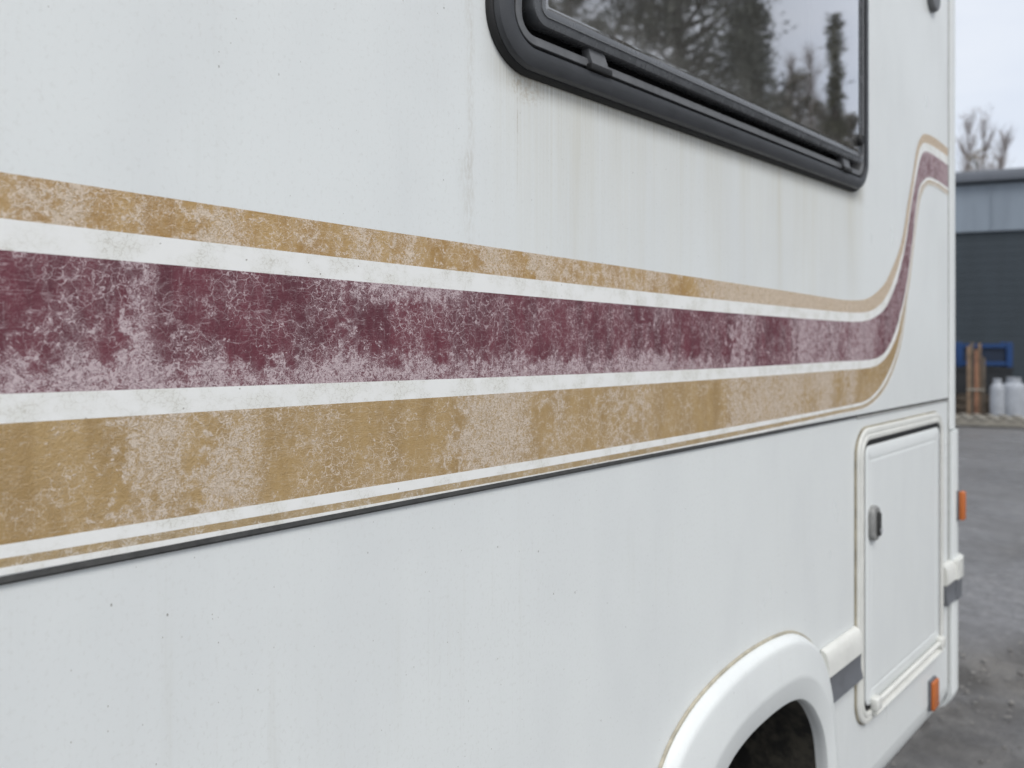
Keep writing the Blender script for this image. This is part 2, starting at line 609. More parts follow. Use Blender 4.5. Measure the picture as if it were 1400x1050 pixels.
G1 = [(0, .42), (60, .48), (88, .8), (114, .85), (122, .3), (165, .36), (190, .6), (212, .3), (250, .38), (288, .85), (312, .8),
      (328, .3), (410, .3), (480, .42), (502, .75), (520, .4), (555, .6), (590, .32), (640, .38), (672, .8), (700, .42), (716, .25),
      (732, .85), (765, .55), (860, .48), (908, .72), (920, .15), (945, .3), (985, .9), (1080, 1.0), (1295, .9)]
MR = [(0, .12), (80, .2), (95, .46), (110, .2), (160, .3), (182, .68), (200, .62), (224, .06), (280, .24), (340, .1), (440, .16),
      (472, .34), (492, .44), (506, .12), (562, .2), (574, .3), (598, .12), (700, .1), (850, .2), (905, .34), (926, .06), (988, .1),
      (1004, .50), (1028, .52), (1042, .12), (1078, .2), (1094, .75), (1112, .62), (1150, .5), (1186, .7), (1202, .35), (1295, .6)]
G2 = [(0, .05), (70, .14), (110, .3), (150, .28), (172, .6), (240, .62), (256, .3), (282, .42), (312, .72), (336, .70), (366, .24),
      (420, .28), (520, .22), (608, .28), (645, .72), (690, .74), (730, .46), (770, .36), (800, .2), (840, .45), (878, .55), (918, .06),
      (980, .05), (1000, .6), (1040, .72), (1090, .66), (1110, .42), (1130, .8), (1146, .3), (1162, .7), (1176, .2), (1295, .5)]

M_WALL = body_paint('weathered white side wall', True)
M_WHITE = body_paint('weathered white moulding')
M_CREAM = simple('aged white plastic', (0.70, 0.70, 0.655, 1), 0.4, 0.06, 25)
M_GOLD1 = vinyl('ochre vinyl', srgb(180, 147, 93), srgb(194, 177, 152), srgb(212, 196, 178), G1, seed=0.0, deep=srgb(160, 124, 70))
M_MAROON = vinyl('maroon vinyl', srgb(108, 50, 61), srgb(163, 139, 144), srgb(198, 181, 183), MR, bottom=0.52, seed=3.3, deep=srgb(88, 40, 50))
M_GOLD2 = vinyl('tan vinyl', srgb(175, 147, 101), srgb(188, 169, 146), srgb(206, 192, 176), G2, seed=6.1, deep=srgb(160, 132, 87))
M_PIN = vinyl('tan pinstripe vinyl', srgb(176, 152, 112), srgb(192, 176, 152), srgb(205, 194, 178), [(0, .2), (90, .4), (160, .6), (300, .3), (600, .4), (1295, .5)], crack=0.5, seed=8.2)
M_WTAPE = old_white_tape()
M_RUBBER = simple('black rubber', (0.010, 0.010, 0.010, 1), 0.62, 0.3, 60, 0.2, 400)
M_SEAM = simple('weathered seam rubber', (0.048, 0.048, 0.046, 1), 0.55, 0.35, 90, 0.3, 500)
M_FRAME = simple('charcoal window plastic', (0.044, 0.046, 0.050, 1), 0.36, 0.12, 40, 0.12, 900)
M_LEDGE = simple('grey window channel', (0.13, 0.133, 0.137, 1), 0.42, 0.2, 40)
M_DARK = simple('dark void', (0.012, 0.012, 0.012, 1), 0.8, 0.2, 20)
M_SASH = simple('smoked acrylic edge', (0.075, 0.078, 0.082, 1), 0.25, 0.15, 50)
M_GREYSTRIP = simple('grey bump strip', (0.14, 0.147, 0.16, 1), 0.45, 0.12, 30)
M_METAL = simple('dull latch metal', (0.26, 0.26, 0.25, 1), 0.45, 0.25, 60)
M_JOINT = simple('grey joint mastic', (0.36, 0.36, 0.345, 1), 0.6, 0.2, 30)
M_GRIME = simple('dirty brown sealant', (0.30, 0.265, 0.19, 1), 0.7, 0.45, 25)
M_SEALANT = simple('yellowed sealant', (0.42, 0.385, 0.30, 1), 0.6, 0.3, 40)
M_TYRE = simple('tyre rubber', (0.022, 0.022, 0.022, 1), 0.8, 0.3, 40)
M_RIM = simple('painted steel rim', (0.42, 0.43, 0.44, 1), 0.45, 0.15, 30)


def lens_mat():
    m = Mat('orange lamp lens', (0.62, 0.13, 0.012, 1), 0.22)
    o = m.obj()
    wv = m.n('ShaderNodeTexWave', wave_type='BANDS', bands_direction='Z')
    m.put(wv.inputs['Vector'], o)
    wv.inputs['Scale'].default_value = 60
    m.color(m.mix(m.math('MULTIPLY', m.noise(o, 90, 3), 0.5), (0.55, 0.15, 0.03, 1), (0.42, 0.11, 0.03, 1)))
    m.bump(wv.outputs[1], 0.4, 0.001)
    return m.m


M_LENS = lens_mat()


def liner_mat():
    m = Mat('muddy wheel arch liner', (0.05, 0.046, 0.036, 1), 0.85)
    o = m.obj()
    m.color(m.mix(m.step(m.noise(o, 22, 6, 0.65), 0.42, 0.65), (0.016, 0.015, 0.013, 1), (0.065, 0.058, 0.044, 1)))
    m.bump(m.noise(o, 120, 4), 0.5, 0.003)
    return m.m


M_LINER = liner_mat()


def pane_mat():
    """double acrylic pane: several reflecting surfaces, smoked body, wiped dust"""
    m = Mat('smoked window pane', (0.02, 0.02, 0.02, 1), 0.05)
    t = m.t
    t.nodes.remove(m.b)
    out = [n for n in t.nodes if n.type == 'OUTPUT_MATERIAL'][0]
    o = m.obj()
    fr = m.n('ShaderNodeFresnel')
    fr.inputs[0].default_value = 1.5
    one = m.math('SUBTRACT', 1.0, fr.outputs[0])
    # four air-acrylic faces of the double pane
    refl = m.math('SUBTRACT', 1.0, m.math('POWER', one, 6.0))
    gl = m.n('ShaderNodeBsdfGlossy')
    gl.inputs['Color'].default_value = (0.95, 0.95, 0.97, 1)
    smear = m.noise(m.map(o, (9, 1, 22)), 1.0, 5, 0.65)
    m.put(gl.inputs['Roughness'], m.lin(smear, 0.35, 0.7, 0.012, 0.045))
    tr = m.n('ShaderNodeBsdfTransparent')
    tr.inputs[0].default_value = (0.30, 0.31, 0.32, 1)
    df = m.n('ShaderNodeBsdfDiffuse')
    df.inputs[0].default_value = (0.42, 0.41, 0.38, 1)
    Z = m.sep(o)[2]
    dust = m.math('MULTIPLY', m.step(m.noise(m.map(o, (30, 1, 9)), 1.0, 6, 0.7), 0.40, 0.8), 0.14)
    low = m.math('MULTIPLY', m.math('SUBTRACT', 1.0, m.step(Z, 1.905, 1.955)), 0.10)
    dots = m.vor(m.map(o, (1, 0.001, 1)), 120)
    spk = m.math('MULTIPLY', m.math('LESS_THAN', dots.outputs['Distance'], 0.14), m.math('GREATER_THAN', m.sep(dots.outputs['Color'])[0], 0.9))
    dustf = m.math('ADD', m.math('ADD', m.math('ADD', dust, 0.17), low), m.math('MULTIPLY', spk, 0.25), clamp=True)
    m1 = m.n('ShaderNodeMixShader')
    m.put(m1.inputs[0], dustf)
    t.links.new(tr.outputs[0], m1.inputs[1])
    t.links.new(df.outputs[0], m1.inputs[2])
    m2 = m.n('ShaderNodeMixShader')
    m.put(m2.inputs[0], refl)
    t.links.new(m1.outputs[0], m2.inputs[1])
    t.links.new(gl.outputs[0], m2.inputs[2])
    bp = m.n('ShaderNodeBump')
    bp.inputs['Strength'].default_value = 0.04
    bp.inputs['Distance'].default_value = 0.002
    m.put(bp.inputs['Height'], m.noise(m.map(o, (1, 1, 1)), 6, 2))
    t.links.new(bp.outputs[0], gl.inputs['Normal'])
    t.links.new(m2.outputs[0], out.inputs[0])
    return m.m


M_PANE = pane_mat()


def asphalt():
    m = Mat('worn tarmac', (0.17, 0.17, 0.17, 1), 0.8)
    o = m.obj()
    X, Y, Z = m.sep(o)
    fine = m.noise(o, 70, 6, 0.7)
    grain = m.vor(o, 55)
    big = m.noise(o, 0.55, 5, 0.6)
    mid = m.noise(o, 3.0, 6, 0.65)
    col = m.mix(m.step(fine, 0.3, 0.7), (0.125, 0.122, 0.123, 1), (0.25, 0.246, 0.248, 1))
    col = m.mix(m.math('MULTIPLY', m.step(m.sep(grain.outputs['Color'])[0], 0.72, 0.98), 0.45), col, (0.30, 0.295, 0.29, 1))
    col = m.mix(m.math('MULTIPLY', m.step(big, 0.45, 0.62), 0.5), col, (0.12, 0.117, 0.117, 1))
    col = m.mix(m.math('MULTIPLY', m.step(mid, 0.50, 0.68), 0.55), col, (0.13, 0.125, 0.12, 1))
    rub = m.noise(o, 11, 5, 0.7)
    col = m.mix(m.math('MULTIPLY', m.step(rub, 0.50, 0.64), 0.5), col, (0.12, 0.117, 0.113, 1))
    col = m.mix(m.math('MULTIPLY', m.step(rub, 0.46, 0.34), 0.4), col, (0.31, 0.305, 0.30, 1))
    rip = m.noise(m.turn(o, (2.4, 0.55, 1), -TH), 1.0, 4, 0.6)
    col = m.mix(m.math('MULTIPLY', m.step(rip, 0.48, 0.64), 0.42), col, (0.10, 0.098, 0.096, 1))
    # muddy broken patch where the top coat is gone
    br = m.n('ShaderNodeAttribute', attribute_name='broken').outputs['Fac']
    col = m.mix(m.math('MULTIPLY', br, 0.9), col, m.mix(m.step(mid, 0.38, 0.62), (0.062, 0.056, 0.048, 1), (0.16, 0.15, 0.135, 1)))
    m.color(col)
    m.rough(m.lin(m.step(rip, 0.40, 0.62), 0, 1, 0.32, 0.60))
    m.bump(m.math('ADD', fine, m.math('MULTIPLY', grain.outputs['Distance'], 0.8)), 0.7, 0.006)
    return m.m


M_TARMAC = asphalt()

# ------------------------------------------------------------------ ground
def spaced(lo, hi, c, fine, grow):
    """coordinates dense round c, growing outwards"""
    out = [c]
    for sgn, lim in ((1, hi), (-1, lo)):
        x, st = c, fine
        while (lim - x) * sgn > 0:
            x += sgn * st
            out.append(x)
            st *= grow
    return sorted(out)


gx = spaced(-350, 450, 4.6, 0.028, 1.022)
gy = spaced(-400, 420, 0.9, 0.028, 1.022)
nx, ny = len(gx), len(gy)
gv, gbroken = [], []
for y in gy:
    for x in gx:
        q = Vector((x, y, 0))
        near = max(0.0, 1 - math.hypot(x - 4.6, y - 0.9) / 16)
        t = CS * x + SN * (y + CAM_D)          # distance along the view axis
        b = mnoise.noise(q * 0.9) * 0.55 + mnoise.noise(q * 2.6) * 0.35
        br = max(0.0, min(1.0, 1.25 - abs(t - 3.55 + 0.25 * mnoise.noise(q * 1.3)) / 0.42)) if x > 2 else 0.0
        if x > 1.2 and t < 3.2:
            br = max(br, 0.5 + 0.9 * mnoise.noise(q * 1.7))
        br = max(0.0, min(1.0, br + b * 0.9 * (br > 0) + max(0.0, b - 0.32) * 1.2))
        hgt = 0.012 * mnoise.noise(q * 1.1) + 0.006 * mnoise.noise(q * 4.1) + 0.004 * mnoise.noise(q * 11.0)
        hgt -= 0.025 * br
        hgt += br * (0.022 * mnoise.noise(q * 8.0) + 0.018 * mnoise.noise(q * 17.0))
        gv.append((x, y, hgt * near))
        gbroken.append(br * (near > 0))
gf = [(j * nx + i, j * nx + i + 1, (j + 1) * nx + i + 1, (j + 1) * nx + i) for j in range(ny - 1) for i in range(nx - 1)]
gme = pymesh('ground', gv, gf)
ga = gme.attributes.new('broken', 'FLOAT', 'POINT')
ga.data.foreach_set('value', gbroken)
tag(link('ground', gme, M_TARMAC, None, 60), kind='structure')

# loose stones on the broken strip
M_STONE = simple('loose stones', (0.20, 0.19, 0.175, 1), 0.85, 0.5, 9, 0.4, 80)
V, F = [], []
rs = random.Random(5)
ico = bmesh.new()
bmesh.ops.create_icosphere(ico, subdivisions=1, radius=1)
iv = [v.co.copy() for v in ico.verts]
ifc = [tuple(v.index for v in f.verts) for f in ico.faces]
ico.free()
for _ in range(1800):
    t = rs.gauss(3.5, 0.35) if rs.random() < 0.65 else rs.uniform(2.6, 7)
    lat = rs.uniform(-0.2, 4.0)
    u = 0.5 + lat / 4.2
    x, y = t * (CS + u * SN), -CAM_D + t * (SN - u * CS)
    r_ = min(0.026, max(0.003, rs.lognormvariate(-5.3, 0.5)))
    sx, sy, sz = rs.uniform(.7, 1.3), rs.uniform(.7, 1.3), rs.uniform(.3, .6)
    a = rs.uniform(0, 6.28)
    ca, sa = math.cos(a), math.sin(a)
    b0 = len(V)
    for v in iv:
        k = rs.uniform(0.8, 1.15)
        p = Vector((v.x * sx, v.y * sy, v.z * sz)) * r_ * k
        V.append((x + p.x * ca - p.y * sa, y + p.x * sa + p.y * ca, p.z + r_ * 0.15 - 0.008))
    F += [tuple(b0 + i for i in f) for f in ifc]
tag(link('gravel', pymesh('gravel', V, F), M_STONE), 'loose grey stones scattered over the broken tarmac', 'gravel', kind='stuff')

# ------------------------------------------------------------------ motorhome
XL, XR = -3.3, 2.465            # ends of the flat side wall
ZS = 1.325                      # height of the seam
mh = root('motorhome', (-0.4, 1.1, 0), 'white motorhome with crazed maroon and gold stripes along its side wall', 'motorhome')

WIN = (0.62, 1.797, 1.822, 2.44)
upper = [(XL, ZS + 0.0026), (XR, ZS + 0.0026), (XR, 2.86), (XL, 2.86)]
hole = rrect(WIN[0] + 0.02, WIN[1] - 0.02, WIN[2] + 0.02, WIN[3] - 0.02, 0.05)
plate('upper_side_panel', upper, [hole], 0.0, M_WALL, mh)

ACX = 1.268                     # wheel centre
DOOR = (1.760, 2.392, 0.622, 1.294)
ZB = 0.50
ARCH_OUT = [(.900, .38), (.908, .60), (.935, .76), (.986, .853), (1.05, .902), (1.139, .931), (1.251, .945), (1.365, .943), (1.45, .927), (1.53, .88), (1.58, .80), (1.61, .68), (1.625, .55), (1.63, .38)]
ARCH_IN = [(1.01, .38), (1.02, .54), (1.045, .66), (1.09, .73), (1.165, .785), (1.22, .805), (1.285, .814), (1.362, .816), (1.42, .809), (1.463, .793), (1.512, .752), (1.555, .68), (1.575, .55), (1.582, .38)]


def catmull(pts, per=8):
    P = [np.array(p, float) for p in pts]
    P = [2 * P[0] - P[1]] + P + [2 * P[-1] - P[-2]]
    out = []
    for i in range(1, len(P) - 2):
        for k in range(per):
            t = k / per
            a, b, c, d = P[i - 1], P[i], P[i + 1], P[i + 2]
            out.append(0.5 * (2 * b + (c - a) * t + (2 * a - 5 * b + 4 * c - d) * t * t + (3 * b - a - 3 * c + d) * t ** 3))
    out.append(P[-2])
    return np.array(out)


_m = (catmull(ARCH_OUT, 6) + catmull(ARCH_IN, 6)) / 2
arc = [tuple(p) for p in _m if p[1] > ZB + 0.004]
xa_, xb_ = arc[0][0], arc[-1][0]
arc = [(xa_, ZB)] + arc + [(xb_, ZB)]
lower = [(XL, ZB)] + arc + [(XR, ZB), (XR, ZS - 0.0024), (XL, ZS - 0.0024)]
dhole = rrect(DOOR[0] + 0.012, DOOR[1] - 0.012, DOOR[2] + 0.012, DOOR[3] - 0.012, 0.055)
plate('lower_side_panel', lower, [dhole], 0.0015, M_WALL, mh)
# tucked-under skirt either side of the wheel
sk = [(0.0015, ZB), (0.004, 0.478), (0.012, 0.452), (0.026, 0.428), (0.05, 0.408), (0.09, 0.396), (0.09, 0.41), (0.02, ZB)]
for x0, x1 in ((XL, xa_ - 0.002), (xb_ + 0.002, XR)):
    extrude_profile('skirt', sk, 'x', x0, x1, M_WHITE, mh)
# the rest of the shell
box('roof', XL, XR + 0.04, 0.01, 2.19, 2.80, 2.90, M_WHITE, mh, 0.03, 3)
box('far_side_panel', XL, XR + 0.04, 2.18, 2.20, 0.45, 2.86, M_WHITE, mh)
box('front_panel', XL - 0.02, XL, 0.0, 2.20, 0.45, 2.86, M_WHITE, mh)
box('rear_panel', XR + 0.03, XR + 0.05, 0.06, 2.14, 0.47, 2.86, M_WHITE, mh)
box('floor_pan', XL, XR, 0.30, 2.15, 0.42, 0.47, M_DARK, mh)
box('floor_pan', XL, ACX - 0.56, 0.03, 0.30, 0.42, 0.47, M_DARK, mh)
box('floor_pan', ACX + 0.56, XR, 0.03, 0.30, 0.42, 0.47, M_DARK, mh)
box('inner_wall', XL, XR, 1.2, 1.22, 0.48, 2.79, M_DARK, mh)

# seam rubber: from far left up to the swoosh, then a slim joint on to the corner
prof = [(0.004, ZS - 0.0028), (-0.0016, ZS - 0.0028), (-0.0024, ZS - 0.001), (-0.0016, ZS + 0.0030), (0.004, ZS + 0.0030)]
extrude_profile('seam_strip', prof, 'x', XL, 1.765, M_SEAM, mh)
prof = [(0.004, ZS - 0.0060), (-0.0012, ZS - 0.0060), (-0.0012, ZS - 0.0022), (0.004, ZS - 0.0022)]
extrude_profile('seam_strip', prof, 'x', 1.768, XR - 0.002, M_JOINT, mh)

# ---- stripes: edges traced where they run on the wall, turned into wall coordinates
EA = {  # level run, (pixel x, y)
    1: [(0, 236), (150, 258.5), (300, 281), (428, 300.5), (560, 321), (700, 343), (850, 364.5), (1000, 386), (1100, 402.3), (1145, 409)],
    2: [(0, 299), (150, 315.5), (300, 333), (500, 355), (700, 379.8), (850, 395.5), (1000, 411), (1100, 421.8), (1145, 426)],
    3: [(0, 341.5), (150, 355), (300, 368.8), (500, 384.5), (700, 403.5), (850, 416), (1000, 428), (1100, 435.7), (1145, 439)],
    4: [(0, 538.5), (300, 529), (600, 518.6), (800, 510.8), (1000, 503), (1100, 497), (1145, 494.3)],
    5: [(0, 578.8), (200, 567.5), (400, 556.2), (600, 543.2), (800, 529.8), (1000, 517.5), (1100, 510), (1145, 506.5)],
    6: [(0, 745), (400, 682.5), (728, 629), (1000, 583.7), (1100, 565.5), (1145, 557)],
    7: [(0, 763.5), (400, 698.5), (728, 640.5), (1000, 590.8), (1100, 570.3), (1145, 561)],
    8: [(0, 776), (400, 709), (728, 648.5), (1000, 597), (1100, 575.5), (1145, 565.6)],
    9: [(0, 786.5), (400, 715), (728, 653.6), (1000, 600.8), (1100, 578.6), (1145, 568.3)],
}
EB = {  # the swoosh up to the rear corner
    1: [(1145, 409), (1165, 410.6), (1183, 409), (1196, 401.5), (1207, 390.5), (1214, 379), (1225.5, 353), (1232.5, 331), (1237.3, 306), (1241, 279), (1248, 236), (1253, 204), (1258, 189), (1264, 183), (1278, 188.6), (1297, 204)],
    2: [(1145, 426), (1171, 427.5), (1190, 425), (1205, 414), (1215.7, 397), (1223, 379), (1231, 354), (1237, 331), (1244.8, 279), (1250.8, 236), (1256.4, 206), (1260, 198), (1264.4, 195), (1278, 201.5), (1297, 215)],
    3: [(1145, 439), (1171, 440), (1190, 436.5), (1207, 425), (1216, 410), (1223, 394), (1228.5, 377), (1234.5, 353), (1239.2, 331), (1246.5, 279), (1253.8, 236), (1258.4, 216), (1262, 208.5), (1265.5, 206.8), (1278, 213), (1297, 227)],
    4: [(1145, 494.3), (1186, 492.2), (1203, 487), (1213.5, 475.5), (1224, 452), (1230, 430), (1234.5, 412), (1240.5, 378), (1246.2, 331), (1252.2, 279), (1256, 257), (1261, 248), (1269, 242.3), (1282, 247.5), (1297, 258)],
    5: [(1145, 506.5), (1186, 503.2), (1203, 496.6), (1216, 481), (1226.5, 457), (1232, 434), (1236.4, 412), (1242, 378), (1247.4, 331), (1253.5, 280), (1257.6, 260), (1262.2, 252), (1269, 246.5), (1282, 251.5), (1297, 262)],
    6: [(1145, 557), (1175, 550.8), (1187, 545.5), (1200, 533), (1211, 515.5), (1219.5, 497), (1226, 478), (1230.5, 460), (1234.2, 440), (1238, 412), (1243, 378), (1248, 331), (1254.4, 281), (1258.8, 262), (1263.2, 254.6), (1269, 249.4), (1282, 254.4), (1297, 265)],
    7: [(1145, 561), (1176, 554.5), (1190, 547.5), (1204, 533), (1214, 516), (1222, 497), (1228, 478), (1232, 460), (1235.2, 440), (1238.8, 412), (1243.6, 378), (1248.5, 331), (1255, 281.5), (1259.4, 263), (1263.7, 255.8), (1269, 250.8), (1282, 255.8), (1297, 266.5)],
    8: [(1145, 565.6), (1177, 558.8), (1193, 550), (1206.5, 535), (1216, 518), (1223.5, 499), (1229.3, 479), (1233.2, 461), (1236.3, 440), (1239.6, 412), (1244.2, 378), (1249, 331), (1255.6, 282), (1260, 264), (1264.2, 257), (1269, 252.2), (1282, 257.2), (1297, 268)],
    9: [(1145, 568.3), (1177, 561.3), (1194.5, 552), (1208, 536.5), (1217.5, 519), (1224.8, 500), (1230.3, 480), (1234, 462), (1237, 441), (1240.2, 412), (1244.7, 378), (1249.5, 331), (1256.1, 282.3), (1260.5, 264.7), (1264.6, 257.8), (1269, 253.1), (1282, 258.1), (1297, 269)],
}


for _k in EB:                    # the rising part a touch broader
    EB[_k] = [(x + (0.9 if _k > 3 else -0.9 if _k == 3 else -0.5) * math.exp(-((y - 320) / 60) ** 2) * (x > 1220), y) for x, y in EB[_k]]


def edge(k):
    xs = np.linspace(0, 1145, 60)
    pa = np.array(EA[k], float)
    # smooth the level run in wall coordinates: a gentle cubic through the traced points
    wx = np.array([wall(*p)[0] for p in EA[k]])
    wz = np.array([wall(*p)[1] for p in EA[k]])
    co = np.polyfit(wx, wz, 3)
    ax = np.array([wall(x, 462)[0] for x in xs])
    az = np.polyval(co, ax)
    off = wall(*EB[k][0])[1] - az[-1]
    b = catmull(EB[k])
    L = np.concatenate([[0], np.cumsum(np.hypot(*np.diff(b, axis=0).T))])
    # anchor matching stations by arc length between bend and apex
    s_ = np.linspace(0, L[-1], 90)
    bx, by = np.interp(s_, L, b[:, 0]), np.interp(s_, L, b[:, 1])
    wb = np.array([wall(x, y) for x, y in zip(bx, by)])
    wb[:, 1] -= off * np.exp(-np.arange(90) / 12.0)
    left = np.array([(XL + 0.01, az[0])])
    A = np.stack([ax, az], 1)
    return np.concatenate([left, A, wb[1:]])


EDGE = {k: edge(k) for k in range(1, 10)}
XEND = XR - 0.004
for k in EDGE:
    EDGE[k][:, 0] = np.minimum(EDGE[k][:, 0], XEND)


def stripe(name, k0, k1, m, lift=0.0006, label=None):
    up, dn = EDGE[k0], EDGE[k1]
    n = len(up)
    V, F, UV = [], [], []
    rows = 4
    for i in range(n):
        for r_ in range(rows + 1):
            q = r_ / rows
            V.append((up[i][0] * (1 - q) + dn[i][0] * q, -lift, up[i][1] * (1 - q) + dn[i][1] * q))
            UV.append((up[i][0], 1 - q))
    for i in range(n - 1):
        for r_ in range(rows):
            a = i * (rows + 1) + r_
            F.append((a, a + 1, a + rows + 2, a + rows + 1))
    me = pymesh(name, V, F)
    ul = me.uv_layers.new(name='UVMap')
    for lp in me.loops:
        ul.data[lp.index].uv = UV[lp.vertex_index]
    o = link(name, me, m, mh)
    if label:
        o['label'] = label
    return o


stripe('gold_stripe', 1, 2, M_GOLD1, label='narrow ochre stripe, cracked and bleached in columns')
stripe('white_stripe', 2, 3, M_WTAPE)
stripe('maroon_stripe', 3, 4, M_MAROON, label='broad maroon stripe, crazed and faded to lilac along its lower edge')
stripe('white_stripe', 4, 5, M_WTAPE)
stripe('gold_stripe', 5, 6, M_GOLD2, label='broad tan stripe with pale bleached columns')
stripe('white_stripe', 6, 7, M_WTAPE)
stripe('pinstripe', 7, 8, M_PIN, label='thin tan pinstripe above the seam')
stripe('white_stripe', 8, 9, M_WTAPE)

# ---- window
WK = 0.88
seal = ring('window', WIN, 0.068, [(0.0, -0.002), (-0.001, 0.003), (0.0, 0.0065), (0.003, 0.0095), (0.0065, 0.0095)], M_RUBBER, mh, n=12, k=WK)
seal['label'] = 'top-hung smoked acrylic window in a charcoal frame with black rubber seal'
W = seal
ring('frame', WIN, 0.068, [(0.0045, 0.006), (0.0052, 0.0120), (0.0080, 0.0165), (0.020, 0.0215), (0.0295, 0.0205), (0.0312, 0.0205), (0.0320, 0.0190), (0.0325, 0.016), (0.0325, -0.01)], M_FRAME, W, n=12, k=WK)
ring('groove', WIN, 0.068, [(0.0325, 0.0115), (0.0385, 0.0115)], M_DARK, W, n=12, k=WK)
ring('channel', WIN, 0.068, [(0.0380, -0.01), (0.0380, 0.0168), (0.0388, 0.0176), (0.0500, 0.0170), (0.0510, 0.0160), (0.0510, -0.02)], M_LEDGE, W, n=12, k=WK)
ring('groove', WIN, 0.068, [(0.0510, -0.004), (0.075, -0.004)], M_DARK, W, n=12, k=WK)
ring('sash', WIN, 0.080, [(0.0700, -0.002), (0.0640, 0.012), (0.0640, 0.0225), (0.0655, 0.0250), (0.077, 0.0275), (0.0785, 0.0270), (0.0795, 0.0248), (0.090, 0.0235), (0.0915, 0.0225)], M_SASH, W, n=12, k=WK)
ring('pane', WIN, 0.080, [(0.0913, 0.0226), (0.0935, 0.0232), (0.0955, 0.0235)], M_PANE, W, cap=True, n=12, sharp=0.5, k=WK)
ring('sash_bead', WIN, 0.080, [(0.0765, 0.0274), (0.0768, 0.0284), (0.0782, 0.0284), (0.0788, 0.0270)], M_LEDGE, W, n=12, k=WK)
ring('reveal', WIN, 0.068, [(0.0755, -0.006), (0.0765, -0.05), (0.0775, -0.09)], M_DARK, W, n=12, k=WK)
# stay clips in the channel
def clip(x, z, wd):
    b = box('stay_clip', x - wd / 2, x + wd / 2, -0.0255, -0.010, z - 0.004, z + 0.005, M_RUBBER, W, 0.002)
    bm = bmesh.new()
    fr = [(x - wd * .40, z + 0.004), (x + wd * .42, z + 0.004), (x + wd * .26, z + 0.016), (x + wd * .22, z + 0.027), (x - wd * .52, z + 0.027), (x - wd * .46, z + 0.014)]
    vf = [bm.verts.new((a, -0.0235 + (c - z) * 0.12, c)) for a, c in fr]
    vb = [bm.verts.new((a, -0.008, c)) for a, c in fr]
    bm.faces.new(vf)
    bm.faces.new(vb[::-1])
    for k in range(6):
        bm.faces.new((vf[k], vf[(k + 1) % 6], vb[(k + 1) % 6], vb[k]))
    bmesh.ops.bevel(bm, geom=list(bm.edges), offset=0.0012, segments=1, affect='EDGES')
    link('clip_plate', bmmesh('clip_plate', bm), M_LEDGE, b, 40)
cx, cz = wall(816, 92, -0.016)
clip(cx, WIN[2] + 0.0325, 0.046)
clip(1.655, WIN[2] + 0.0325, 0.042)
lathe('pivot_knob', [(0.0, -0.033), (0.010, -0.033), (0.0125, -0.030), (0.0125, -0.014), (0.0125, 0.0)], (1.713, 0, WIN[2] + 0.106), 'y', M_RUBBER, W, 20)

# ---- service door
D = ring('service_door', DOOR, 0.062, [(-0.001, -0.001), (0.0, 0.006), (0.002, 0.0085), (0.010, 0.0095), (0.012, 0.0080), (0.0145, 0.0080), (0.0165, 0.0105), (0.024, 0.0105), (0.0265, 0.0090), (0.0275, 0.006), (0.028, -0.018)], M_CREAM, mh, n=10, sharp=18)
D['label'] = 'square white service hatch with rounded frame and grey turn latch'
ring('sealant_bead', DOOR, 0.062, [(-0.0035, -0.001), (-0.0032, 0.0018), (-0.0012, 0.003), (0.0004, 0.0026)], M_GRIME, D, n=10)
ring('gap_seal', DOOR, 0.062, [(0.0275, 0.0055), (0.043, 0.0055)], M_RUBBER, D, n=10)
ring('door_panel', DOOR, 0.062, [(0.0405, -0.014), (0.0405, 0.0055), (0.0410, 0.0075), (0.0425, 0.0085), (0.070, 0.0080), (0.0715, 0.0068), (0.0735, 0.0066), (0.0755, 0.0078), (0.08, 0.0080)], M_WHITE, D, cap=True, n=10)
# latch
lx0, lx1, lz0, lz1 = 1.812, 1.862, 1.036, 1.116
L = ring('latch', (lx0, lx1, lz0, lz1), 0.022, [(0.0, 0.006), (0.0, 0.016), (0.003, 0.020), (0.008, 0.021), (0.011, 0.0205)], M_METAL, D, cap=True, n=6)
ring('turn_grip', (lx0 + 0.02, lx1 - 0.02, lz0 + 0.013, lz1 - 0.013), 0.006, [(0.0, 0.020), (0.0, 0.027), (0.003, 0.029)], M_SEAM, L, cap=True, n=4)
lathe('keyhole', [(0.0055, -0.0285), (0.0055, -0.0305), (0.002, -0.0305), (0.0, -0.0295)], ((lx0 + lx1) / 2, 0, lz0 + 0.026), 'y', M_RIM, L, 12)
# hinge along the bottom
hz = DOOR[2] + 0.040
tube('hinge_rod', [(DOOR[0] + 0.09, -0.014, hz), (DOOR[1] - 0.05, -0.014, hz)], 0.006, M_CREAM, D)
for hx in (DOOR[0] + 0.085, DOOR[1] - 0.052):
    box('hinge_knuckle', hx - 0.016, hx + 0.016, -0.024, -0.006, hz - 0.014, hz + 0.014, M_CREAM, D, 0.004)
extrude_profile('drip_ledge', [(-0.006, DOOR[2] + 0.016), (-0.020, DOOR[2] + 0.016), (-0.022, DOOR[2] + 0.020), (-0.008, DOOR[2] + 0.027)], 'x', DOOR[0] + 0.075, DOOR[1] - 0.045, M_CREAM, D)

# ---- wheel arch moulding: outline on the wall and outline of the opening
def arch_curve(pts, n=72):
    c = catmull(pts, 10)
    L_ = np.concatenate([[0], np.cumsum(np.hypot(*np.diff(c, axis=0).T))])
    q = np.linspace(0, L_[-1], n)
    return np.stack([np.interp(q, L_, c[:, 0]), np.interp(q, L_, c[:, 1])], 1)


